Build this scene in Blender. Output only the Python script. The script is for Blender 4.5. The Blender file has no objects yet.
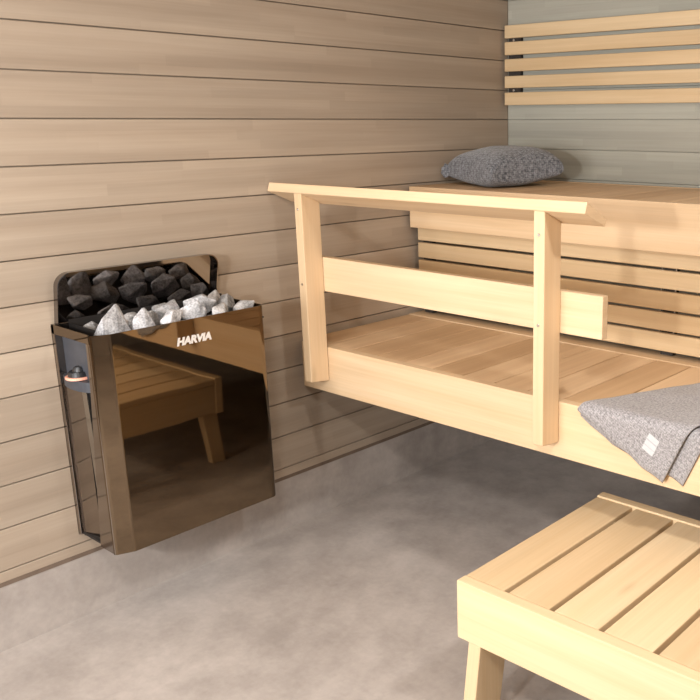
import bpy, bmesh, math, random
from mathutils import Vector, Matrix, noise
S = bpy.context.scene
COL = S.collection
ZO = 0.187          # the floor lies this far under the lowest wall board
R_ = random.Random(7)
PI = math.pi

# ------------------------------------------------------------------ materials
def nmat(name):
    m = bpy.data.materials.new(name); m.use_nodes = True
    nt = m.node_tree; nt.nodes.clear()
    out = nt.nodes.new('ShaderNodeOutputMaterial'); b = nt.nodes.new('ShaderNodeBsdfPrincipled')
    nt.links.new(b.outputs[0], out.inputs[0])
    return m, nt, b
def N(nt, t, **kw):
    n = nt.nodes.new(t)
    for k, v in kw.items(): setattr(n, k, v)
    return n
def mth(nt, op, a, b=None, c=None):
    n = N(nt, 'ShaderNodeMath', operation=op)
    for i, x in enumerate((a, b, c)):
        if x is None: continue
        if hasattr(x, 'links') or hasattr(x, 'is_linked'): nt.links.new(x, n.inputs[i])
        else: n.inputs[i].default_value = x
    return n.outputs[0]
def mixc(nt, f, a, b, mode='MIX'):
    n = N(nt, 'ShaderNodeMix', data_type='RGBA', blend_type=mode)
    for i, x in ((0, f), (6, a), (7, b)):
        if hasattr(x, 'is_linked'): nt.links.new(x, n.inputs[i])
        elif i == 0: n.inputs[0].default_value = x
        else: n.inputs[i].default_value = (*x, 1)
    return n.outputs[2]
def maprange(nt, v, a, b, c, d):
    n = N(nt, 'ShaderNodeMapRange'); nt.links.new(v, n.inputs[0])
    for i, x in enumerate((a, b, c, d)): n.inputs[i + 1].default_value = x
    return n.outputs[0]
def ntex(nt, vec, scale, detail=3, rough=.5):
    n = N(nt, 'ShaderNodeTexNoise'); n.inputs['Scale'].default_value = scale
    n.inputs['Detail'].default_value = detail; n.inputs['Roughness'].default_value = rough
    nt.links.new(vec, n.inputs['Vector']); return n.outputs[0]
def mapping(nt, vec, sc):
    n = N(nt, 'ShaderNodeMapping'); n.inputs['Scale'].default_value = sc
    nt.links.new(vec, n.inputs[0]); return n.outputs[0]

def wood(name, base, dark, light, rough=.5, blocks=0.0, streak=(1.2, 26), fine=(3, 160), tone=.5, knots=True, contrast=1.0, hue=.5):
    """grain runs along U of the UV map (metres); attribute 'tone' varies board by board"""
    m, nt, b = nmat(name)
    uv = N(nt, 'ShaderNodeUVMap', uv_map='UVMap').outputs[0]
    at = N(nt, 'ShaderNodeAttribute', attribute_name='tone').outputs[2]
    s1 = ntex(nt, mapping(nt, uv, (streak[0], streak[1], 1)), 1.0, 4, .55)
    s2 = ntex(nt, mapping(nt, uv, (fine[0], fine[1], 1)), 1.0, 2, .6)
    s3 = ntex(nt, mapping(nt, uv, (1.0, 5, 1)), 1.0, 2, .5)
    f = maprange(nt, s1, .5 - .22 / contrast, .5 + .22 / contrast, 0, 1)
    c = mixc(nt, f, dark, light)
    c = mixc(nt, .45, c, base)
    if blocks > 0:                                   # finger-jointed lamellas
        sep = N(nt, 'ShaderNodeSeparateXYZ'); nt.links.new(uv, sep.inputs[0])
        row = mth(nt, 'FLOOR', mth(nt, 'MULTIPLY', sep.outputs[1], 33))
        wn = N(nt, 'ShaderNodeTexWhiteNoise', noise_dimensions='1D'); nt.links.new(row, wn.inputs['W'])
        cell = mth(nt, 'FLOOR', mth(nt, 'ADD', mth(nt, 'MULTIPLY', sep.outputs[0], 1.9), mth(nt, 'MULTIPLY', wn.outputs[0], 9)))
        comb = N(nt, 'ShaderNodeCombineXYZ'); nt.links.new(row, comb.inputs[0]); nt.links.new(cell, comb.inputs[1])
        w2 = N(nt, 'ShaderNodeTexWhiteNoise', noise_dimensions='2D'); nt.links.new(comb.outputs[0], w2.inputs['Vector'])
        k = maprange(nt, w2.outputs[0], 0, 1, 1 - blocks, 1 + blocks)
        vm = N(nt, 'ShaderNodeVectorMath', operation='SCALE'); nt.links.new(c, vm.inputs[0]); nt.links.new(k, vm.inputs[3]); c = vm.outputs[0]
    k = maprange(nt, s2, .3, .7, .96, 1.035)
    k = mth(nt, 'MULTIPLY', k, maprange(nt, s3, .3, .7, .95, 1.05))
    k = mth(nt, 'MULTIPLY', k, maprange(nt, at, 0, 1, 1 - .22 * tone, 1 + .18 * tone))
    c = mixc(nt, mth(nt, 'MULTIPLY', mth(nt, 'SUBTRACT', 1, at), hue), c, mixc(nt, 1.0, c, (1.02, .86, .68), 'MULTIPLY'))
    if knots:
        vo = N(nt, 'ShaderNodeTexVoronoi', feature='F1'); vo.inputs['Scale'].default_value = 1.0
        nt.links.new(mapping(nt, uv, (2.0, 7.0, 1)), vo.inputs['Vector'])
        kn = maprange(nt, vo.outputs['Distance'], .02, .10, 1, 0)
        c = mixc(nt, mth(nt, 'MULTIPLY', kn, .38), c, tuple(x * .72 for x in dark))
    vm = N(nt, 'ShaderNodeVectorMath', operation='SCALE'); nt.links.new(c, vm.inputs[0]); nt.links.new(k, vm.inputs[3])
    nt.links.new(vm.outputs[0], b.inputs['Base Color'])
    b.inputs['Roughness'].default_value = rough
    b.inputs['Specular IOR Level'].default_value = .35
    bp = N(nt, 'ShaderNodeBump'); bp.inputs['Strength'].default_value = .12; bp.inputs['Distance'].default_value = .001
    nt.links.new(s2, bp.inputs['Height']); nt.links.new(bp.outputs[0], b.inputs['Normal'])
    return m
def plain(name, col, rough=.5, metal=0, bump=None, var=.12, vs=40, coat=0):
    m, nt, b = nmat(name)
    tc = N(nt, 'ShaderNodeTexCoord').outputs['Object']
    n = ntex(nt, tc, vs, 3)
    c = mixc(nt, maprange(nt, n, .3, .7, 0, 1), tuple(x * (1 - var) for x in col), tuple(min(1, x * (1 + var)) for x in col))
    nt.links.new(c, b.inputs['Base Color'])
    b.inputs['Roughness'].default_value = rough; b.inputs['Metallic'].default_value = metal
    if coat: b.inputs['Coat Weight'].default_value = coat
    if bump:
        n2 = ntex(nt, tc, bump[0], 3)
        bp = N(nt, 'ShaderNodeBump'); bp.inputs['Strength'].default_value = bump[1]; bp.inputs['Distance'].default_value = bump[2]
        nt.links.new(n2, bp.inputs['Height']); nt.links.new(bp.outputs[0], b.inputs['Normal'])
    return m

M_pale = wood('pale_bench_wood', (.645, .475, .300), (.55, .38, .215), (.70, .55, .375), .5, contrast=1.05)
M_deck = wood('deck_wood', (.66, .47, .29), (.56, .37, .22), (.74, .56, .36), .5, tone=.75)
M_stool = wood('stool_wood', (.67, .51, .315), (.60, .43, .24), (.72, .575, .385), .5, hue=.25, contrast=1.05)
M_slat = wood('slat_wood', (.575, .435, .265), (.49, .345, .19), (.64, .51, .335), .5, tone=.5, hue=.7)
M_lwall = wood('brown_wall_board', (.375, .300, .228), (.30, .232, .172), (.445, .366, .285), .55, blocks=.05, streak=(.7, 15), tone=.55, knots=False, contrast=1.25, hue=0)
M_bwall = wood('grey_green_wall_board', (.378, .37, .315), (.31, .31, .258), (.448, .43, .367), .55, blocks=.06, streak=(.8, 20), tone=.4, knots=False, hue=0)
M_ceil = wood('ceiling_board', (.50, .40, .30), (.42, .33, .25), (.56, .46, .36), .55, knots=False)

def concrete():
    m, nt, b = nmat('trowelled_concrete')
    tc = N(nt, 'ShaderNodeTexCoord').outputs['Object']
    a = ntex(nt, tc, 2.2, 6, .62); c2 = ntex(nt, tc, 9, 5, .6); d = ntex(nt, tc, 60, 3, .6)
    e = ntex(nt, tc, 26, 5, .7)
    f = mth(nt, 'ADD', mth(nt, 'ADD', mth(nt, 'MULTIPLY', a, .50), mth(nt, 'MULTIPLY', c2, .32)), mth(nt, 'MULTIPLY', e, .18))
    c = mixc(nt, maprange(nt, f, .38, .62, 0, 1), (.325, .288, .262), (.48, .43, .395))
    vm = N(nt, 'ShaderNodeVectorMath', operation='SCALE'); nt.links.new(c, vm.inputs[0]); nt.links.new(maprange(nt, d, .3, .7, .96, 1.04), vm.inputs[3])
    nt.links.new(vm.outputs[0], b.inputs['Base Color'])
    nt.links.new(maprange(nt, c2, .3, .7, .55, .75), b.inputs['Roughness'])
    b.inputs['Specular IOR Level'].default_value = .3
    bp = N(nt, 'ShaderNodeBump'); bp.inputs['Strength'].default_value = .25; bp.inputs['Distance'].default_value = .002
    nt.links.new(c2, bp.inputs['Height']); nt.links.new(bp.outputs[0], b.inputs['Normal'])
    return m
M_conc = concrete()
def mirror(name, col, rough, wav=0.0):
    m, nt, b = nmat(name)
    tc = N(nt, 'ShaderNodeTexCoord').outputs['Object']
    n = ntex(nt, tc, 30, 2)
    c = mixc(nt, n, tuple(x * .97 for x in col), col)
    nt.links.new(c, b.inputs['Base Color'])
    b.inputs['Metallic'].default_value = 1; b.inputs['Roughness'].default_value = rough
    if wav:
        n2 = ntex(nt, mapping(nt, tc, (1, 1, .5)), 7, 1)
        bp = N(nt, 'ShaderNodeBump'); bp.inputs['Strength'].default_value = wav; bp.inputs['Distance'].default_value = .004
        nt.links.new(n2, bp.inputs['Height']); nt.links.new(bp.outputs[0], b.inputs['Normal'])
    return m
M_mirror = mirror('black_mirror_steel', (.205, .155, .105), .03, .10)
M_plate = mirror('black_mirror_plate', (.24, .22, .21), .05, .08)
M_inner = mirror('dark_inner_steel', (.32, .28, .25), .12)
M_fold = mirror('satin_steel', (.42, .40, .37), .25)
M_grey = plain('slate_grey_enamel', (.045, .048, .058), .45)
M_black = plain('black_plastic', (.015, .015, .017), .4)
M_pan = plain('dark_stone_pan', (.03, .026, .024), .6, .5)
M_salmon = plain('salmon_dial_reflection', (.85, .42, .30), .4)
M_silver = plain('silver_steel', (.75, .74, .72), .25, 1, var=.03)
M_logo = plain('silver_lettering', (.85, .83, .80), .35, .3, var=.03)
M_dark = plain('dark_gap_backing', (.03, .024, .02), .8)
M_trim = plain('dark_brown_trim', (.16, .115, .085), .7)
M_lampw = plain('white_lamp_housing', (.8, .8, .78), .4)
def stone_mat(name, a, bcol):
    m, nt, b = nmat(name)
    tc = N(nt, 'ShaderNodeTexCoord').outputs['Object']
    oi = N(nt, 'ShaderNodeObjectInfo').outputs['Random']
    n1 = ntex(nt, tc, 22, 4, .6); n2 = ntex(nt, tc, 170, 4, .75)
    f = mth(nt, 'ADD', mth(nt, 'MULTIPLY', n1, .5), mth(nt, 'MULTIPLY', n2, .5))
    c = mixc(nt, maprange(nt, f, .40, .60, 0, 1), a, bcol)
    vm = N(nt, 'ShaderNodeVectorMath', operation='SCALE'); nt.links.new(c, vm.inputs[0]); nt.links.new(maprange(nt, oi, 0, 1, .7, 1.25), vm.inputs[3])
    nt.links.new(vm.outputs[0], b.inputs['Base Color']); b.inputs['Roughness'].default_value = .8
    bp = N(nt, 'ShaderNodeBump'); bp.inputs['Strength'].default_value = .9; bp.inputs['Distance'].default_value = .003
    nt.links.new(n2, bp.inputs['Height']); nt.links.new(bp.outputs[0], b.inputs['Normal'])
    return m
M_stone = stone_mat('grey_granite', (.22, .22, .23), (.66, .66, .68))
M_stoned = stone_mat('dark_granite', (.19, .185, .18), (.56, .54, .53))
def fabric(name, a, bcol, sc, bd=.0015, obj=False):
    m, nt, b = nmat(name)
    uv = N(nt, 'ShaderNodeTexCoord').outputs['Object'] if obj else N(nt, 'ShaderNodeUVMap', uv_map='UVMap').outputs[0]
    w = N(nt, 'ShaderNodeTexVoronoi', feature='F1'); w.inputs['Scale'].default_value = 1.0
    w.inputs['Randomness'].default_value = .45
    nt.links.new(mapping(nt, uv, (sc, sc * .72, sc * .9)), w.inputs['Vector'])
    n = ntex(nt, mapping(nt, uv, (sc * .7, sc * .5, sc * .6)), 1.0, 4, .75)
    f = mth(nt, 'ADD', mth(nt, 'MULTIPLY', w.outputs['Distance'], -.45), mth(nt, 'ADD', n, .2))
    c = mixc(nt, maprange(nt, f, .28, .70, 0, 1), a, bcol)
    nt.links.new(c, b.inputs['Base Color']); b.inputs['Roughness'].default_value = .95
    b.inputs['Specular IOR Level'].default_value = .1; b.inputs['Sheen Weight'].default_value = .25
    bp = N(nt, 'ShaderNodeBump'); bp.inputs['Strength'].default_value = 1; bp.inputs['Distance'].default_value = bd; bp.invert = False
    nt.links.new(f, bp.inputs['Height']); nt.links.new(bp.outputs[0], b.inputs['Normal'])
    return m
M_pillow = fabric('charcoal_knit', (.065, .068, .078), (.30, .31, .335), 150, .003, True)
M_towel = fabric('grey_melange_linen', (.17, .16, .163), (.44, .42, .425), 230)
M_tag = plain('white_fabric_tag', (.52, .52, .53), .8, var=.05, vs=200)
M_tagg = plain('grey_tag_stripe', (.40, .40, .42), .8)

# ------------------------------------------------------------------ mesh builder
class MB:
    def __init__(s): s.v = []; s.f = []; s.uv = []; s.t = []; s.sm = []
    def hexa(s, P, grain=0, bev=.002, tone=None, seg=1, vshift=None):
        """P: 8 corners, index = 4*ix+2*iy+iz"""
        bm = bmesh.new(); vs = [bm.verts.new(p) for p in P]
        for q in ((0, 1, 3, 2), (4, 6, 7, 5), (0, 4, 5, 1), (2, 3, 7, 6), (0, 2, 6, 4), (1, 5, 7, 3)): bm.faces.new([vs[i] for i in q])
        bmesh.ops.recalc_face_normals(bm, faces=bm.faces)
        if bev: bmesh.ops.bevel(bm, geom=list(bm.edges), offset=bev, segments=seg, affect='EDGES', profile=.6)
        off = (R_.uniform(0, 50), R_.uniform(0, 50)); tn = R_.random() if tone is None else tone
        s.addbm(bm, grain, off, tn)
    def box(s, x0, x1, y0, y1, z0, z1, **k):
        s.hexa([(x, y, z) for x in (x0, x1) for y in (y0, y1) for z in (z0, z1)], **k)
    def addbm(s, bm, grain=0, off=(0, 0), tone=.5, smooth=False):
        bm.normal_update(); base = len(s.v); bm.verts.index_update()
        s.v += [tuple(v.co) for v in bm.verts]
        for f in bm.faces:
            s.f.append([base + v.index for v in f.verts]); s.sm.append(smooth)
            n = [abs(c) for c in f.normal]; ax = n.index(max(n))
            o = [i for i in range(3) if i != grain]
            for v in f.verts:
                if ax == grain: s.uv.append((v.co[o[0]] * .3 + off[0], v.co[o[1]] + off[1]))
                else:
                    w = o[0] if ax == o[1] else o[1]
                    s.uv.append((v.co[grain] + off[0], v.co[w] + off[1]))
            s.t.append(tone)
        bm.free()
    def cyl(s, c, r, h, axis=2, n=24, r2=None, bev=0):
        bm = bmesh.new()
        bmesh.ops.create_cone(bm, cap_ends=True, segments=n, radius1=r, radius2=r if r2 is None else r2, depth=h)
        if bev: bmesh.ops.bevel(bm, geom=[e for e in bm.edges if len(e.link_faces) == 2 and e.calc_face_angle() > .8], offset=bev, segments=2, affect='EDGES')
        if axis == 0: bmesh.ops.rotate(bm, verts=bm.verts, matrix=Matrix.Rotation(PI / 2, 3, 'Y'))
        if axis == 1: bmesh.ops.rotate(bm, verts=bm.verts, matrix=Matrix.Rotation(PI / 2, 3, 'X'))
        bmesh.ops.translate(bm, verts=bm.verts, vec=c)
        s.addbm(bm)
    def ribbon(s, path, z0, z1, th, closed=False, smooth=True):
        """vertical sheet of thickness th along a plan path (list of (x,y)); thickness to the left of travel"""
        n = len(path); L = []
        for i in range(n):
            a = Vector(path[max(i - 1, 0)]); b = Vector(path[min(i + 1, n - 1)])
            d = (b - a).normalized(); L.append(Vector((-d.y, d.x)) * th)
        bm = bmesh.new(); g = []
        for i, p in enumerate(path):
            q = Vector(p) + L[i]
            g.append([bm.verts.new((p[0], p[1], z0)), bm.verts.new((p[0], p[1], z1)), bm.verts.new((q.x, q.y, z1)), bm.verts.new((q.x, q.y, z0))])
        for i in range(n - 1):
            for k in range(4): bm.faces.new((g[i][k], g[i + 1][k], g[i + 1][(k + 1) % 4], g[i][(k + 1) % 4]))
        bm.faces.new(g[0]); bm.faces.new(g[-1][::-1])
        bmesh.ops.recalc_face_normals(bm, faces=bm.faces)
        s.addbm(bm, 2, smooth=smooth)
    def build(s, name, mat, parent=None, org=(0, 0, -ZO)):
        me = bpy.data.meshes.new(name)
        me.from_pydata([(a - org[0], b - org[1], c - org[2]) for a, b, c in s.v], [], s.f)
        uvl = me.uv_layers.new(name='UVMap')
        for i, u in enumerate(s.uv): uvl.data[i].uv = u
        at = me.attributes.new('tone', 'FLOAT', 'FACE')
        for i, t in enumerate(s.t): at.data[i].value = t
        for i, p in enumerate(me.polygons): p.use_smooth = s.sm[i]
        me.materials.append(mat); me.update()
        o = bpy.data.objects.new(name, me); COL.objects.link(o)
        if parent: o.parent = parent
        else: o.location = (org[0], org[1], org[2] + ZO)
        return o
def sharp(o, ang=35):
    me = o.data; bm = bmesh.new(); bm.from_mesh(me)
    for e in bm.edges: e.smooth = not (len(e.link_faces) == 2 and e.calc_face_angle(0) > math.radians(ang))
    bm.to_mesh(me); bm.free()
def thing(name, label, cat, org, group=None):
    o = bpy.data.objects.new(name, None); COL.objects.link(o); o.empty_display_size = .1
    o.location = (org[0], org[1], org[2] + ZO); tag(o, label, cat, group); return o
def tag(o, label, cat, group=None):
    o['label'] = label; o['category'] = cat
    if group: o['group'] = group
def struct(o): o['kind'] = 'structure'; return o

# ------------------------------------------------------------------ the room
XR, YF, ZC = 3.4, -3.95, 2.05
PITCH = .1187; J0 = 1.468
def joints():
    z = J0 - PITCH * 12; out = []
    while z < ZC: out.append(z); z += PITCH
    return out
def boards(mb, axis, sign, a0, a1, plane, z_lo, gap=.0032, holes=()):
    js = [z_lo] + [j for j in joints() if j > z_lo + .01] + [ZC]
    for z0, z1 in zip(js[:-1], js[1:]):
        za, zb = (z0 + (gap / 2 if z0 > z_lo else 0)), z1 - gap / 2
        if axis == 'x': mb.box(min(plane, plane - sign * .015), max(plane, plane - sign * .015), a0, a1, za, zb, grain=1, bev=.0012)
        else: mb.box(a0, a1, min(plane, plane - sign * .015), max(plane, plane - sign * .015), za, zb, grain=0, bev=.0012)
W = MB(); boards(W, 'x', 1, YF, 0, 0, .013); W.box(-.10, -.0135, YF - .1, .1, -ZO, ZC, grain=1, bev=0, tone=0)
struct(W.build('wall_left', M_lwall))
W = MB(); boards(W, 'y', -1, 0.0005, XR, 0, .013, gap=.0014); W.box(-.013, XR + .1, .0135, .10, -ZO, ZC, grain=0, bev=0, tone=0)
struct(W.build('wall_back', M_bwall))
W = MB(); boards(W, 'x', -1, YF, 0, XR, .013); W.box(XR + .0135, XR + .10, YF - .1, .1, -ZO, ZC, grain=1, bev=0, tone=0)
struct(W.build('wall_right', M_lwall))
W = MB(); boards(W, 'y', 1, 0, XR, YF, .013); W.box(-.0, XR + .0, YF - .10, YF - .0135, -ZO, ZC, grain=0, bev=0, tone=0)
struct(W.build('wall_front', M_lwall))
W = MB()
x = -.1
while x < XR + .1: W.box(x, min(x + .117, XR + .1), YF - .1, .1, ZC, ZC + .02, grain=1, bev=.001); x += .12
struct(W.build('ceiling', M_ceil))
W = MB(); W.box(-.1, XR + .1, YF - .1, .1, -ZO - .05, -ZO, bev=0); struct(W.build('floor', M_conc))
CV = .0008
def upstand(name, P0, P1, nx, ny):
    # concrete upstand with a small cove into the floor; (nx,ny) points into the room
    prof = [(-.012, 0), (-.004, 0)] + [(-.004, -ZO + CV)] + [(-.004 + CV * (1 - math.cos(a)), -ZO + CV * (1 - math.sin(a))) for a in [k * PI / 16 for k in range(1, 9)]] + [(-.012, -ZO)]
    bm = bmesh.new(); rings = []
    for P in (P0, P1): rings.append([bm.verts.new((P[0] + nx * d, P[1] + ny * d, z)) for d, z in prof])
    n = len(prof)
    for i in range(n): bm.faces.new((rings[0][i], rings[0][(i + 1) % n], rings[1][(i + 1) % n], rings[1][i]))
    bm.faces.new(rings[0]); bm.faces.new(rings[1][::-1]); bmesh.ops.recalc_face_normals(bm, faces=bm.faces)
    W = MB(); W.addbm(bm); struct(W.build(name, M_conc))
upstand('baseboard_left', (0, YF), (0, 0), 1, 0)
upstand('baseboard_back', (0, 0), (XR, 0), 0, -1)
upstand('baseboard_right', (XR, 0), (XR, YF), -1, 0)
upstand('baseboard_front', (XR, YF), (0, YF), 0, 1)
for n_, b_ in (('trim_1', (-.012, -.002, YF, 0)), ('trim_2', (0, XR, .002, .012))):
    W = MB(); W.box(*b_, 0.0, .013, bev=0); struct(W.build(n_, M_trim))

# ------------------------------------------------------------------ lower bench
XE = XR - .01
def seams(start, pitch, end):
    out = []; x = start
    while x < end: out.append(x); x += pitch
    return out
SE = [.008] + seams(.1305, .1222, XE) + [XE]
org = (1.7, -.6, .333)
lb = thing('sauna_bench', 'lower pale wooden sauna bench with deep front board and slatted deck, behind the railing', 'bench', org)
D = MB()
for a, b in zip(SE[:-1], SE[1:]):
    if b - a > .02: D.box(a + .0024, b - .0024, -1.150, -.640, .468, .4915, grain=1, bev=.0006)
D.build('deck', M_deck, lb, org)
D = MB(); D.box(.030, XE, -1.180, -1.1505, .333, .4925, grain=0, bev=.003, seg=2, tone=.75); D.build('front_board', M_pale, lb, org)
D = MB(); D.box(.008, XE, -.638, -.545, .468, .4935, grain=0, bev=.002, tone=.5); D.build('back_rail', M_pale, lb, org)
for yy in (-1.10, -.88, -.68):
    D = MB(); D.box(.008, XE, yy - .02, yy + .02, .400, .4675, grain=0, bev=.002); D.build('joist', M_deck, lb, org)
# ------------------------------------------------------------------ upper bench
org = (1.7, -.3, .832)
ub = thing('sauna_bench', 'upper pale wooden sauna bench carrying the dark cushion, along the grey green wall', 'bench', org)
D = MB()
for a, b in zip(SE[:-1], SE[1:]):
    if b - a > .02: D.box(a + .0024, b - .0024, -.598, -.060, .962, .985, grain=1, bev=.001)
D.build('deck', M_deck, ub, org)
D = MB(); D.box(.022, XE, -.630, -.5995, .832, .986, grain=0, bev=.003, seg=2, tone=.6); D.build('front_board', M_pale, ub, org)
D = MB(); D.box(.008, XE, -.058, -.032, .93, .986, grain=0, bev=.003, tone=.4); D.build('back_rail', M_deck, ub, org)
for yy in (-.55, -.32, -.09):
    D = MB(); D.box(.008, XE, yy - .02, yy + .02, .895, .9615, grain=0, bev=.002); D.build('joist', M_deck, ub, org)
# ------------------------------------------------------------------ slatted skirt between the benches
org = (1.7, -.59, .512)
sk = thing('slatted_screen', 'screen of horizontal pale slats closing the space under the upper bench', 'screen', org)
D = MB()
ZS = [(.781, .829, .8), (.7145, .7715, .75), (.6465, .7045, .12), (.5795, .6375, .2), (.5125, .5705, .6)]  # low tones on third and fourth slats paint in the middle rail's shadow
for a, b, t in ZS: D.box(.032, XE, -.600, -.578, a, b, grain=0, bev=.002, tone=t)
D.build('slat_panel', M_slat, sk, org)
for xb in (.06, 1.109, 2.1, 3.2):
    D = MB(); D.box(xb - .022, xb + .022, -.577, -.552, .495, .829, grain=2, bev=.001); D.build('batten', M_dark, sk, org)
for zz in (.776, .709, .642, .575):
    for xx in (1.085, 1.134):
        D = MB(); D.box(xx - .0012, xx + .0012, -.584, -.5772, zz - .006, zz + .006, bev=0); D.build('clip', M_silver, sk, org)

# ------------------------------------------------------------------ railing
org = (.62, -1.2, .38)
rl = thing('railing', 'pale wooden safety railing with two posts and a tilted handrail on the lower bench', 'railing', org)
def prism_x(x0, x1, yz, **k):      # yz: front-bottom, front-top, back-bottom, back-top
    fb, ft, bb, bt = yz
    return [(x, *p) for x in (x0, x1) for p in (fb, ft, bb, bt)]
HP = prism_x(.006, 1.236, ((-1.261, 1.0095), (-1.252, 1.0375), (-1.167, .9695), (-1.160, .9865)))
HP = [(x, y, z - (.004 if x < .5 else 0)) for x, y, z in HP]
D = MB(); D.hexa(HP, grain=0, bev=.002, tone=.8)
D.build('handrail', M_pale, rl, org)
for px in (.134, 1.080):
    D = MB(); D.hexa([(x, y, z) for x in (px, px + .034) for (y, z) in ((-1.256, .386), (-1.256, 1.0085), (-1.1815, .377), (-1.1815, .9755))], grain=2, bev=.002, tone=.75)
    po = D.build('post', M_pale, rl, org)
    for zz in (.955 if px < .5 else .948, .715):
        D = MB(); D.cyl((px + .018, -1.2572, zz), .0042, .004, axis=1, n=16, bev=.0008); D.build('screw', M_silver, po, org)
D = MB(); D.box(.096, 1.243, -1.1805, -1.155, .683, .796, grain=0, bev=.0025, seg=2, tone=.85); D.build('middle_rail', M_pale, rl, org)

# ------------------------------------------------------------------ backrest on the back wall
org = (1.2, -.02, 1.289)
br = thing('backrest', 'backrest of five horizontal pale slats mounted on the grey green wall', 'backrest', org)
D = MB()
for a, b in ((1.555, 1.605), (1.489, 1.540), (1.424, 1.473), (1.358, 1.406), (1.289, 1.340)):
    D.box(.013, 2.95, -.040, -.020, a, b, grain=0, bev=.0018)
D.build('slat_panel', M_slat, br, org)
for xb in (.050, 1.25, 2.1):
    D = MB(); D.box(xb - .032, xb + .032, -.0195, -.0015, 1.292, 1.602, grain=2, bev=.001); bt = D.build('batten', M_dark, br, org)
    for zz in (1.5475, 1.349):
        D = MB(); D.cyl((xb - .002, -.0215, zz), .0055, .005, axis=1, n=16, bev=.001); D.build('screw', M_silver, bt, org)

# ------------------------------------------------------------------ stool
X0, X1, Y0, Y1, ZT = 1.166, 2.04, -1.661, -1.028, .190
org = ((X0 + X1) / 2, (Y0 + Y1) / 2, -ZO)
st = thing('step_stool', 'low pale wooden step stool with slatted top in front of the lower bench', 'stool', org)
D = MB(); ss = [X0 + .001, 1.288, 1.414, 1.542, 1.672, 1.799, 1.92, X1 - .001]
for i, (a, b) in enumerate(zip(ss[:-1], ss[1:])):
    D.box(a + (.0065 if i else 0), b - .0065, Y0 + .033, Y1 - .033, ZT - .024, ZT - .0012, grain=1, bev=.003, seg=2)
D.build('deck', M_stool, st, org)
for ya, yb, zt in ((Y0, Y0 + .032, ZT), (Y1 - .032, Y1, ZT + .003)):
    D = MB(); D.box(X0, X1, ya, yb, .040, zt, grain=0, bev=.003, seg=2, tone=.7); D.build('long_board', M_stool, st, org)
for xa in (X0 + .002, X1 - .026):
    D = MB(); D.box(xa, xa + .024, Y0 + .0325, Y1 - .0325, .044, ZT - .0245, grain=1, bev=.002); D.build('end_board', M_stool, st, org)
for xx in (1.45, 1.75):
    D = MB(); D.box(xx, xx + .04, Y0 + .0325, Y1 - .0325, .12, ZT - .0245, grain=1, bev=.002); D.build('joist', M_stool, st, org)
for xa in (1.200, X1 - .046 - .036):
    for s in (-1, 1):
        ye = Y0 + .001 if s < 0 else Y1 - .001
        top_out, top_in = (ye + .012, ye + .122) if s < 0 else (ye - .016, ye - .088)
        bot_out, bot_in = (ye - .034, ye + .066) if s < 0 else (ye + .010, ye - .048)
        ys_top = sorted((top_out, top_in), key=float); ys_bot = sorted((bot_out, bot_in))
        P = []
        for x in (xa, xa + .036):
            for i in (0, 1):
                P += [(x, ys_bot[i], -ZO), (x, ys_top[i], .118)]
        D = MB(); D.hexa(P, grain=2, bev=.0025, seg=2); D.build('leg', M_stool, st, org)

# ------------------------------------------------------------------ heater
HB, HT = .083, .690
XH, YL, YR = .226, -1.988, -1.459
org = (.11, (YL + YR) / 2, HB)
ht = thing('sauna_heater', 'black mirror-finish electric sauna heater hung on the brown board wall', 'heater', org)
def arc(cx, cy, r, a0, a1, n=10): return [(cx + r * math.cos(math.radians(a0 + (a1 - a0) * i / n)), cy + r * math.sin(math.radians(a0 + (a1 - a0) * i / n))) for i in range(n + 1)]
RL, RR = .021, .022
HB = .073
path = [(.004, YR), (.1, YR), (XH - RR - .003, YR)] + arc(XH - RR, YR - RR, RR, 90, 0, 6) + [(XH, YR - RR - .003), (XH, -1.6), (XH, -1.7), (XH, -1.85), (XH, YL + .0505), (XH, YL + .048), (XH - .0008, YL + .0455), (XH - .002, YL + .0435), (XH - .003, YL + .0412), (XH - .0165, YL + .0098), (XH - .0175, YL + .0075), (XH - .0195, YL + .0035), (XH - .024, YL + .0008), (XH - .028, YL)]
D = MB(); D.ribbon(path[::-1], HB, HT, .003)
cs = D.build('casing', M_mirror, ht, org); sharp(cs)
# left side frame: top rail, rear strip
D = MB(); D.box(.004, XH - RL, YL, YL + .003, .668, HT + .004, bev=.0008); D.build('side_rail', M_mirror, ht, org)
D = MB(); D.box(.002, .018, YL, YL + .020, HB + .004, HT + .004, bev=.001); D.box(.0, .006, YL, YR, HB, HT, bev=.001); D.build('rear_frame', M_inner, ht, org)
# recessed grey upper panel, dark steel lower panel
D = MB(); D.box(.008, .194, YL + .020, YL + .026, .555, HT - .012, bev=0); D.build('recess_panel', M_grey, ht, org)
D = MB()
D.hexa([(.018, YL + .008, HB), (.018, YL + .008, .545), (.018, YL + .014, HB), (.018, YL + .014, .545), (.092, YL + .022, HB), (.092, YL + .022, .545), (.092, YL + .028, HB), (.092, YL + .028, .545)], bev=0)
D.build('lower_panel', M_inner, ht, org)
D = MB()   # tapering fold running down the lower panel
def slab(xa0, xa1, xb0, xb1, z0, z1, y0, y1, **k): D.hexa([(xa0, y0, z0), (xb0, y0, z1), (xa0, y1, z0), (xb0, y1, z1), (xa1, y0, z0), (xb1, y0, z1), (xa1, y1, z0), (xb1, y1, z1)], **k)
slab(.128, .160, .104, .131, HB, .528, YL + .012, YL + .026, bev=.003, seg=2)
D.build('fold', M_fold, ht, org)
D = MB(); D.box(.09, .194, YL + .030, YL + .036, HB, .55, bev=0); D.build('slot_backing', M_black, ht, org)
D = MB(); slab(.124, .2045, .180, .2045, HB, .545, YL + .001, YL + .006, bev=.0008); slab(.180, .2045, .186, .2045, .545, .668, YL + .001, YL + .006, bev=.0008); D.build('column_return', M_inner, ht, org)
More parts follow.
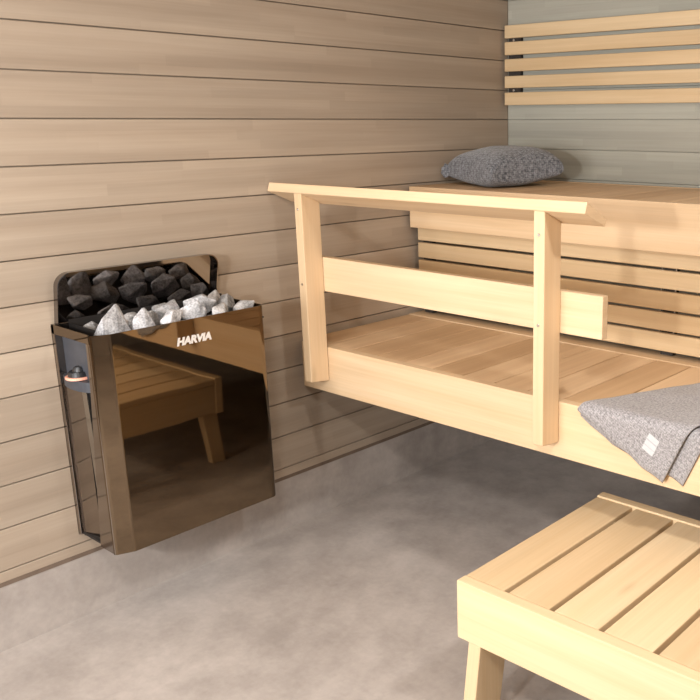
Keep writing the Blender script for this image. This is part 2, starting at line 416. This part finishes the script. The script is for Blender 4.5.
D = MB(); D.box(.01, XH - .006, YL + .046, YR - .008, HB + .004, HB + .010, bev=0); D.box(.01, XH - .036, YL + .006, YL + .046, HB + .004, HB + .010, bev=0); D.build('bottom_plate', M_pan, ht, org)
# control tray with a rounded front, and its dial
bm = bmesh.new(); pts = [(.018, YL + .037)] + [(.018 + .146 * i / 14, YL + .012 - .018 * math.sin(PI * i / 14) ** .6 if 0 < i < 14 else YL + .012) for i in range(15)] + [(.164, YL + .037)]
lo = [bm.verts.new((x, y, .528)) for x, y in pts]; hi = [bm.verts.new((x, y, .556)) for x, y in pts]
for i in range(len(pts)): j = (i + 1) % len(pts); bm.faces.new((lo[i], lo[j], hi[j], hi[i]))
bm.faces.new(lo[::-1]); bm.faces.new(hi); bmesh.ops.recalc_face_normals(bm, faces=bm.faces)
D = MB(); D.addbm(bm); tr = D.build('control_tray', M_grey, ht, org)
D = MB(); D.cyl((.098, YL + .016, .567), .030, .020, n=28, r2=.027, bev=.002); D.cyl((.098, YL + .016, .582), .017, .014, n=20, r2=.012, bev=.002); dl = D.build('dial', M_black, tr, org)
D = MB(); D.cyl((.098, YL + .014, .561), .034, .007, n=28, bev=.001); D.build('painted_dial_reflection', M_salmon, dl, org)  # salmon ring paints in a warm reflection on the dial rim
# stone pan and backplate
PF = .655
D = MB(); D.box(.008, XH - .004, YL + .045, YR - .004, PF - .004, PF, bev=0); D.box(.008, .011, YL + .045, YR - .004, PF, .70, bev=0); D.box(.011, XH - .03, YL + .045, YL + .048, PF, .69, bev=0)
D.build('stone_pan', M_pan, ht, org)
def backplate():
    yl, yr, z0, z1, r = YL + .009, -1.492, .694, .835, .036
    out = [(yl, z0)] + [(yl + r - r * math.cos(a), z1 - r + r * math.sin(a)) for a in [k * PI / 16 for k in range(9)]] + [(yr - r + r * math.sin(a), z1 - r + r * math.cos(a)) for a in [k * PI / 16 for k in range(9)]] + [(yr, z0)]
    tilt = math.tan(math.radians(12.5))
    bm = bmesh.new(); back = []; fr = []; rim = []; rimi = []
    n = len(out); cy, cz = (yl + yr) / 2, (z0 + z1) / 2
    def P(y, z, d): return (.006 + d + (z - z0) * tilt, y, z)
    inn = [(y + (.0025 if y < cy else -.0025) * (1 if abs(y - cy) > .2 else 0), z - (.0025 if z > z1 - r + .004 else 0)) for y, z in out]
    A = [bm.verts.new(P(y, z, 0)) for y, z in out]; B = [bm.verts.new(P(y, z, .022)) for y, z in out]
    Cc = [bm.verts.new(P(y, z, .022)) for y, z in inn]; Dd = [bm.verts.new(P(y, z, .0025)) for y, z in inn]
    bm.faces.new(A)
    for i in range(n - 1):
        bm.faces.new((A[i], A[i + 1], B[i + 1], B[i])); bm.faces.new((B[i], B[i + 1], Cc[i + 1], Cc[i])); bm.faces.new((Cc[i], Cc[i + 1], Dd[i + 1], Dd[i]))
    bm.faces.new(Dd)
    bm.faces.new((A[0], B[0], Cc[0], Dd[0])); bm.faces.new((A[-1], Dd[-1], Cc[-1], B[-1])); bm.faces.new((A[0], Dd[0], Dd[-1], A[-1]))
    bmesh.ops.recalc_face_normals(bm, faces=bm.faces)
    D = MB(); D.addbm(bm); return D.build('backplate', M_plate, ht, org)
backplate()
# lettering
cu = bpy.data.curves.new('lettering', 'FONT'); cu.body = 'HARVIA'; cu.size = 1; cu.shear = .22; cu.offset = .052; cu.extrude = .02; cu.space_character = 1.0
to = bpy.data.objects.new('tmp', cu); COL.objects.link(to); bpy.context.view_layer.update()
dg = bpy.context.evaluated_depsgraph_get(); me = bpy.data.meshes.new_from_object(to.evaluated_get(dg)); bpy.data.objects.remove(to); bpy.data.curves.remove(cu)
me.name = 'lettering'; xs = [v.co.x for v in me.vertices]; ys = [v.co.y for v in me.vertices]
w_, h_ = max(xs) - min(xs), max(ys) - min(ys); x0, y0 = min(xs), min(ys)
for v in me.vertices:
    a, b, c = v.co
    v.co = (XH + .0012 + (c * .03) - org[0], -1.757 + (a - x0) / w_ * .1085 - org[1], .6205 + (b - y0) / h_ * .0235 - org[2])
me.materials.clear(); me.materials.append(M_logo)
lo_ = bpy.data.objects.new('lettering', me); COL.objects.link(lo_); lo_.parent = cs; lo_['label'] = 'silver slanted capital lettering'

# ------------------------------------------------------------------ stones
def stone(name, c, dims, rot, seed, mat, label, tri=False, n=11):
    r = random.Random(seed); bm = bmesh.new(); pts = []
    if tri:
        pts = [(-.5, -.42, -.5), (.5, -.42, -.5), (-.42, .42, -.5), (.46, .42, -.45), (.10, .10, .52), (.04, .20, .40), (-.46, -.1, -.2), (.46, .0, -.12), (.22, -.3, .25)]
        pts = [tuple(q + r.uniform(-.04, .04) for q in p) for p in pts]
    else:
        k = 0
        while len(pts) < n:
            z = 1 - 2 * (k + .5) / n; ph = k * 2.39996 + r.uniform(-.5, .5); rr = math.sqrt(max(0, 1 - z * z)); f = r.uniform(.72, 1.15) * .5
            pts.append((rr * math.cos(ph) * f, rr * math.sin(ph) * f, z * f)); k += 1
    vs = [bm.verts.new((p[0] * dims[0], p[1] * dims[1], p[2] * dims[2])) for p in pts]
    res = bmesh.ops.convex_hull(bm, input=vs)
    bmesh.ops.delete(bm, geom=[v for v in bm.verts if not v.link_faces], context='VERTS')
    bmesh.ops.dissolve_limit(bm, angle_limit=.12, verts=bm.verts, edges=bm.edges)
    bmesh.ops.bevel(bm, geom=list(bm.edges), offset=.0022, segments=2, affect='EDGES', profile=.5)
    bmesh.ops.triangulate(bm, faces=bm.faces)
    bmesh.ops.subdivide_edges(bm, edges=[e for e in bm.edges if e.calc_length() > .010], cuts=2, use_grid_fill=True)
    for v in bm.verts:
        q = v.co * 45 + Vector((seed, 0, 0)); v.co += v.co.normalized() * (noise.noise(q) * .0016 + noise.noise(q * 3) * .0006)
    M3 = Matrix.Rotation(rot[2], 3, 'Z') @ Matrix.Rotation(rot[1], 3, 'Y') @ Matrix.Rotation(rot[0], 3, 'X')
    bmesh.ops.rotate(bm, verts=bm.verts, matrix=M3)
    zmin = min(v.co.z for v in bm.verts); cz = c[2] if c[2] is not None else PF + .0005 - zmin
    bm.normal_update()
    me = bpy.data.meshes.new(name); bm.to_mesh(me); bm.free(); me.materials.append(mat)
    o = bpy.data.objects.new(name, me); COL.objects.link(o); o.location = (c[0], c[1], cz + ZO)
    tag(o, label, 'stone', 'stones heaped on the heater'); return o
ST = [
 # x, y, dims(x,y,z), rot, tri, mat, label
 (.172, -1.905, (.066, .104, .098), (0, 0, .1), 1, M_stone, 'pale pointed triangular stone at the left front of the heater heap'),
 (.178, -1.824, (.052, .080, .076), (0, 0, -.1), 1, M_stone, 'pale triangular stone just right of the pointed left one on the heater'),
 (.125, -1.775, (.060, .080, .070), (.2, .1, .5), 0, M_stoned, 'darker grey stone behind and right of the two pale pointed ones'),
 (.186, -1.742, (.050, .074, .062), (.3, .0, .2), 0, M_stone, 'bright rounded stone left of the lettering on the heater rim'),
 (.165, -1.662, (.066, .096, .080), (.1, .2, -.2), 0, M_stone, 'large bright stone directly above the lettering on the heater'),
 (.184, -1.582, (.050, .070, .066), (.0, .1, .4), 0, M_stoned, 'grey stone at the front rim, right of the large bright one'),
 (.178, -1.505, (.060, .072, .056), (.2, .0, .0), 0, M_stoned, 'low grey stone in the front right corner of the heater'),
 (.104, -1.700, (.052, .092, .082), (.1, .0, .1), 0, M_stone, 'long pale stone lying in the middle of the heater heap'),
 (.105, -1.600, (.056, .094, .080), (.0, .1, -.1), 0, M_stone, 'long stone behind the large bright one, under the backplate'),
 (.104, -1.512, (.064, .062, .078), (.2, .0, .3), 0, M_stoned, 'small upright stone near the right end of the heater heap'),
 (.110, -1.858, (.056, .072, .050), (.1, .0, .3), 0, M_stoned, 'dark low stone behind the pale pointed pair'),
 (.045, -1.900, (.040, .070, .052), (.0, .1, .2), 0, M_stoned, 'dark stone at the left end against the backplate'),
 (.044, -1.790, (.042, .090, .058), (.1, .0, -.1), 0, M_stoned, 'dark flat stone against the left half of the backplate'),
 (.042, -1.680, (.040, .080, .062), (.0, .0, .2), 0, M_stoned, 'dark stone against the middle of the backplate'),
 (.042, -1.580, (.040, .080, .060), (.0, .1, -.1), 0, M_stoned, 'dark stone against the right half of the backplate'),
 (.045, -1.515, (.044, .060, .085), (.0, .0, .3), 0, M_stoned, 'tall dark stone at the right end against the backplate'),
]
for i, (x, y, dm, rt, tri, mt, lb_) in enumerate(ST): stone('heater_stone', (x, y, None), (dm[0] * 1.08, dm[1] * (1.06 if tri else 1.18), dm[2] * 1.03), rt, 11 + i * 3, mt, lb_, tri)

# ------------------------------------------------------------------ cushion
def cushion():
    A, B, C_, Dc = Vector((.026, -.425, 1.034)), Vector((.372, -.565, 1.030)), Vector((.462, -.240, 1.048)), Vector((.120, -.095, 1.05))
    cen = (A + B + C_ + Dc) / 4; n = 40
    bm = bmesh.new(); top = {}; bot = {}; uvd = {}
    def pos(u, v, s):
        # pinch the sides between the corners
        uu = (u * 2 - 1); vv = (v * 2 - 1)
        pu = uu * (1 - .05 * (1 - vv * vv) * abs(uu) ** 3) ; pv = vv * (1 - .05 * (1 - uu * uu) * abs(vv) ** 3)
        u2, v2 = (pu + 1) / 2, (pv + 1) / 2
        p = (A * (1 - u2) + B * u2) * (1 - v2) + (Dc * (1 - u2) + C_ * u2) * v2
        w = max(0, (1 - uu ** 2) * (1 - vv ** 2)) ** .24
        th = .093 if s > 0 else .055
        nz = noise.noise(Vector((u * 3, v * 3, s * 5))) * .010 * w
        q = p + Vector((0, 0, s * th * w + nz))
        # flat underside resting on the deck
        if q.z < .9865: q.z = .9865 + .02 * 0
        return q
    for i in range(n + 1):
        for j in range(n + 1):
            e = i in (0, n) or j in (0, n)
            u, v = .5 - .5 * math.cos(PI * i / n), .5 - .5 * math.cos(PI * j / n)
            top[i, j] = bm.verts.new(pos(u, v, 1)); bot[i, j] = top[i, j] if e else bm.verts.new(pos(u, v, -1))
            uvd[top[i, j]] = (u * .4, v * .36); uvd[bot[i, j]] = (u * .4, v * .36) if e else (u * .4 + 1, v * .36)
    uvl = bm.loops.layers.uv.new('UVMap')
    for i in range(n):
        for j in range(n):
            bm.faces.new((top[i, j], top[i + 1, j], top[i + 1, j + 1], top[i, j + 1]))
            if len({bot[i, j], bot[i, j + 1], bot[i + 1, j + 1], bot[i + 1, j]}) == 4:
                try: bm.faces.new((bot[i, j], bot[i, j + 1], bot[i + 1, j + 1], bot[i + 1, j]))
                except ValueError: pass
    for f in bm.faces:
        f.smooth = True
        for l in f.loops: l[uvl].uv = uvd[l.vert]
    bmesh.ops.recalc_face_normals(bm, faces=bm.faces)
    bmesh.ops.translate(bm, verts=bm.verts, vec=(-cen.x, -cen.y, -.9865))
    me = bpy.data.meshes.new('cushion'); bm.to_mesh(me); bm.free(); me.materials.append(M_pillow)
    o = bpy.data.objects.new('cushion', me); COL.objects.link(o); o.location = (cen.x, cen.y, .9865 + ZO)
    tag(o, 'dark grey knitted cushion lying on the upper bench in the corner', 'cushion')
    # corner tuft
    bm = bmesh.new(); bmesh.ops.create_icosphere(bm, subdivisions=3, radius=.013)
    for v in bm.verts: v.co = Vector((v.co.x * 1.7, v.co.y * 1.2, v.co.z * 2.0)) * (1 + .35 * noise.noise(v.co * 160))
    bmesh.ops.translate(bm, verts=bm.verts, vec=(A.x + .002 - cen.x, A.y - cen.y, A.z - .9865 + .002))
    D = MB(); D.addbm(bm, smooth=True); D.build('corner_tuft', M_pillow, o, (0, 0, 0))
cushion()

# ------------------------------------------------------------------ towel
def towel():
    org = (1.45, -1.1, .492)
    ang = math.radians(66); ex = Vector((.875, -.485)); ey = Vector((math.cos(ang), math.sin(ang)))
    # unrolled coordinates: (x, d) with d measured back from the bench edge
    def fold(x, d, h):
        r = .010 + h; yE, zE = -1.180, .4930
        cyy, czz = yE + .010, zE - .010
        if d >= .010: return Vector((x, yE + d, zE + h))
        L = r * PI / 2
        if d > .010 - L:
            a = (.010 - d) / L * PI / 2
            return Vector((x, cyy - r * math.sin(a), czz + r * math.cos(a)))
        return Vector((x, yE - h, czz - (.010 - L - d)))
    def sheet(name, a, l0, l1, w0, w1, h, th, par, seed, puff, nx=46, ny=70):
        bm = bmesh.new(); uvl = bm.loops.layers.uv.new('UVMap'); g = {}; uvd = {}
        for s in (0, 1):
            for i in range(nx + 1):
                for j in range(ny + 1):
                    w = w0 + (w1 - w0) * i / nx; lb0 = l0(w) if callable(l0) else l0; l = lb0 + (l1 - lb0) * j / ny
                    jag = .002 * math.sin(w * 60 + seed) + .003 * noise.noise(Vector((w * 18, seed, 0)))
                    q = a + ex * w + ey * (l + (jag * (1 - j / ny)))
                    lift = .0035 * (1 + noise.noise(Vector((w * 14, l * 9, seed)))) + puff(i / nx, l, q)
                    hh = h + lift + (th if s else 0)
                    e = i in (0, nx) or j in (0, ny)
                    if e and s: hh -= th * .35
                    v = bm.verts.new(fold(q.x, q.y, hh)); g[s, i, j] = v; uvd[v] = (w, l)
        for i in range(nx):
            for j in range(ny):
                bm.faces.new((g[1, i, j], g[1, i + 1, j], g[1, i + 1, j + 1], g[1, i, j + 1]))
                bm.faces.new((g[0, i, j], g[0, i, j + 1], g[0, i + 1, j + 1], g[0, i + 1, j]))
        for i in range(nx):
            for j in (0, ny): bm.faces.new((g[0, i, j], g[0, i + 1, j], g[1, i + 1, j], g[1, i, j]))
        for j in range(ny):
            for i in (0, nx): bm.faces.new((g[0, i, j], g[0, i, j + 1], g[1, i, j + 1], g[1, i, j]))
        bmesh.ops.recalc_face_normals(bm, faces=bm.faces)
        for f in bm.faces:
            f.smooth = True
            for lp in f.loops: lp[uvl].uv = uvd[lp.vert]
        return bm
    A = Vector((1.181, -.021))
    def p1(t, l, q): return .007 * max(0, (t - .7) / .3) ** 2
    def p0(t, l, q): return .004 * math.sin(t * 9)
    up = sheet('u', A, 0, .62, 0, .300, .008, .004, 1, 3.1, p1)
    dn = sheet('d', A, lambda w: -.004 + .046 * max(0, min(1, (w - .12) / .18)), .60, .008, .336, .0005, .0045, 0, 7.7, lambda t, l, q: .001)
    me = bpy.data.meshes.new('t1'); up.to_mesh(me); dn.from_mesh(me); up.free(); bpy.data.meshes.remove(me)
    bmesh.ops.translate(dn, verts=dn.verts, vec=(-org[0], -org[1], -org[2]))
    me = bpy.data.meshes.new('towel'); dn.to_mesh(me); dn.free(); me.materials.append(M_towel)
    o = bpy.data.objects.new('towel', me); COL.objects.link(o); o.location = (org[0], org[1], org[2] + ZO)
    tag(o, 'folded grey towel with a small white tag hanging over the lower bench edge', 'towel')
    # white woven tag
    for nm, mt, w0, w1, l0, l1, h in (('tag', M_tag, .209, .243, .040, .088, .0165), ('tag_stripe', M_tagg, .210, .242, .069, .0725, .0168), ('tag_stripe', M_tagg, .210, .242, .053, .0555, .0168)):
        bm = bmesh.new(); G = []
        for i in range(9):
            row = []
            for j in range(9):
                q = A + ex * (w0 + (w1 - w0) * i / 8) + ey * (l0 + (l1 - l0) * j / 8)
                row.append(bm.verts.new(fold(q.x, q.y, h)))
            G.append(row)
        for i in range(8):
            for j in range(8): bm.faces.new((G[i][j], G[i + 1][j], G[i + 1][j + 1], G[i][j + 1]))
        r = bmesh.ops.extrude_face_region(bm, geom=list(bm.faces)); 
        bmesh.ops.translate(bm, verts=[v for v in r['geom'] if isinstance(v, bmesh.types.BMVert)], vec=(0, .001, -.0003))
        bmesh.ops.recalc_face_normals(bm, faces=bm.faces)
        D = MB(); D.addbm(bm, smooth=False)
        if nm == 'tag': tg = D.build(nm, mt, o, org); tg['label'] = 'small white woven tag'
        else: D.build(nm, mt, tg, org)
towel()

# ------------------------------------------------------------------ lamps behind the camera
def lamp_area(name, loc, target, size, power, col, parent=None):
    l = bpy.data.lights.new(name, 'AREA'); l.shape = 'DISK'; l.size = size; l.energy = power; l.color = col
    o = bpy.data.objects.new(name, l); COL.objects.link(o); o.location = (loc[0], loc[1], loc[2] + ZO)
    d = Vector(target) - Vector(loc); o.rotation_euler = d.to_track_quat('-Z', 'Y').to_euler(); return o
D = MB(); D.cyl((0, 0, 0), .16, .03, n=40, bev=.004)
c1 = D.build('ceiling_lamp', M_lampw, None, (0, 0, 0)); c1.location = (2.0, -3.0, ZC - .0155 + ZO); tag(c1, 'round white ceiling lamp behind the viewer', 'lamp')
D = MB(); D.cyl((0, 0, 0), .14, .05, axis=1, n=40, bev=.004)
c2 = D.build('wall_lamp', M_lampw, None, (0, 0, 0)); c2.location = (1.62, YF + .026, 1.27 + ZO); tag(c2, 'round white wall lamp behind the viewer', 'lamp')
lamp_area('key_light', (1.62, YF + .06, 1.27), (1.0, -1.0, .6), .17, 25, (1, .97, .94))
lamp_area('ceiling_light', (2.0, -3.0, ZC - .04), (1.2, -1.8, 0), .30, 22, (1, .97, .93))
lamp_area('ceiling_light', (2.25, -1.60, ZC - .04), (1.9, -1.6, 0), .20, 11, (1, .97, .93))
c3 = c1.copy(); COL.objects.link(c3); c3.location = (2.25, -1.60, ZC - .0155 + ZO); tag(c3, 'round white ceiling lamp above the step stool', 'lamp')
# unseen window added behind the viewer as a soft fill light
wn = bpy.data.objects.new('fill_window_1', None); COL.objects.link(wn); struct(wn)
wn.location = (.88, YF, 1.0 + ZO)
D = MB()
for a in ((-.70, -.64, -.55, .55), (.64, .70, -.55, .55), (-.64, .64, -.55, -.49), (-.64, .64, .49, .55)): D.box(a[0], a[1], .001, .03, a[2], a[3], grain=0)
D.build('fill_window_frame', M_pale, wn, (0, 0, 0))
D = MB(); D.box(-.64, .64, .002, .008, -.49, .49, bev=0); D.build('fill_window_pane', M_lampw, wn, (0, 0, 0))
l = bpy.data.lights.new('fill_light', 'AREA'); l.shape = 'RECTANGLE'; l.size = 1.26; l.size_y = .96; l.energy = 33; l.color = (.97, .985, 1)
o = bpy.data.objects.new('fill_light', l); COL.objects.link(o); o.location = (.88, YF + .035, 1.0 + ZO); o.rotation_euler = (PI / 2, 0, 0)
w = bpy.data.worlds.new('world'); w.use_nodes = True; w.node_tree.nodes['Background'].inputs[0].default_value = (.5, .5, .5, 1); w.node_tree.nodes['Background'].inputs[1].default_value = .05
S.world = w

# ------------------------------------------------------------------ camera
yaw, pitch = math.radians(38.3459), math.radians(14.6646)
F = Vector((-math.sin(yaw) * math.cos(pitch), math.cos(yaw) * math.cos(pitch), -math.sin(pitch)))
Rv = Vector((math.cos(yaw), math.sin(yaw), 0)); U = Rv.cross(F)
cam = bpy.data.cameras.new('camera'); co = bpy.data.objects.new('camera', cam); COL.objects.link(co)
m = Matrix((Rv, U, -F)).transposed().to_4x4(); m.translation = Vector((2.4, -3.020, 1.223 + ZO)); co.matrix_world = m
cam.sensor_width = 36; cam.lens = 873.19 / 700 * 36; cam.shift_x = -160 / 700; cam.clip_start = .02
S.camera = co
S.view_settings.view_transform = 'Standard'; S.view_settings.look = 'None'; S.view_settings.gamma = 1; S.view_settings.use_curve_mapping = False
S.view_settings.exposure = 0.87
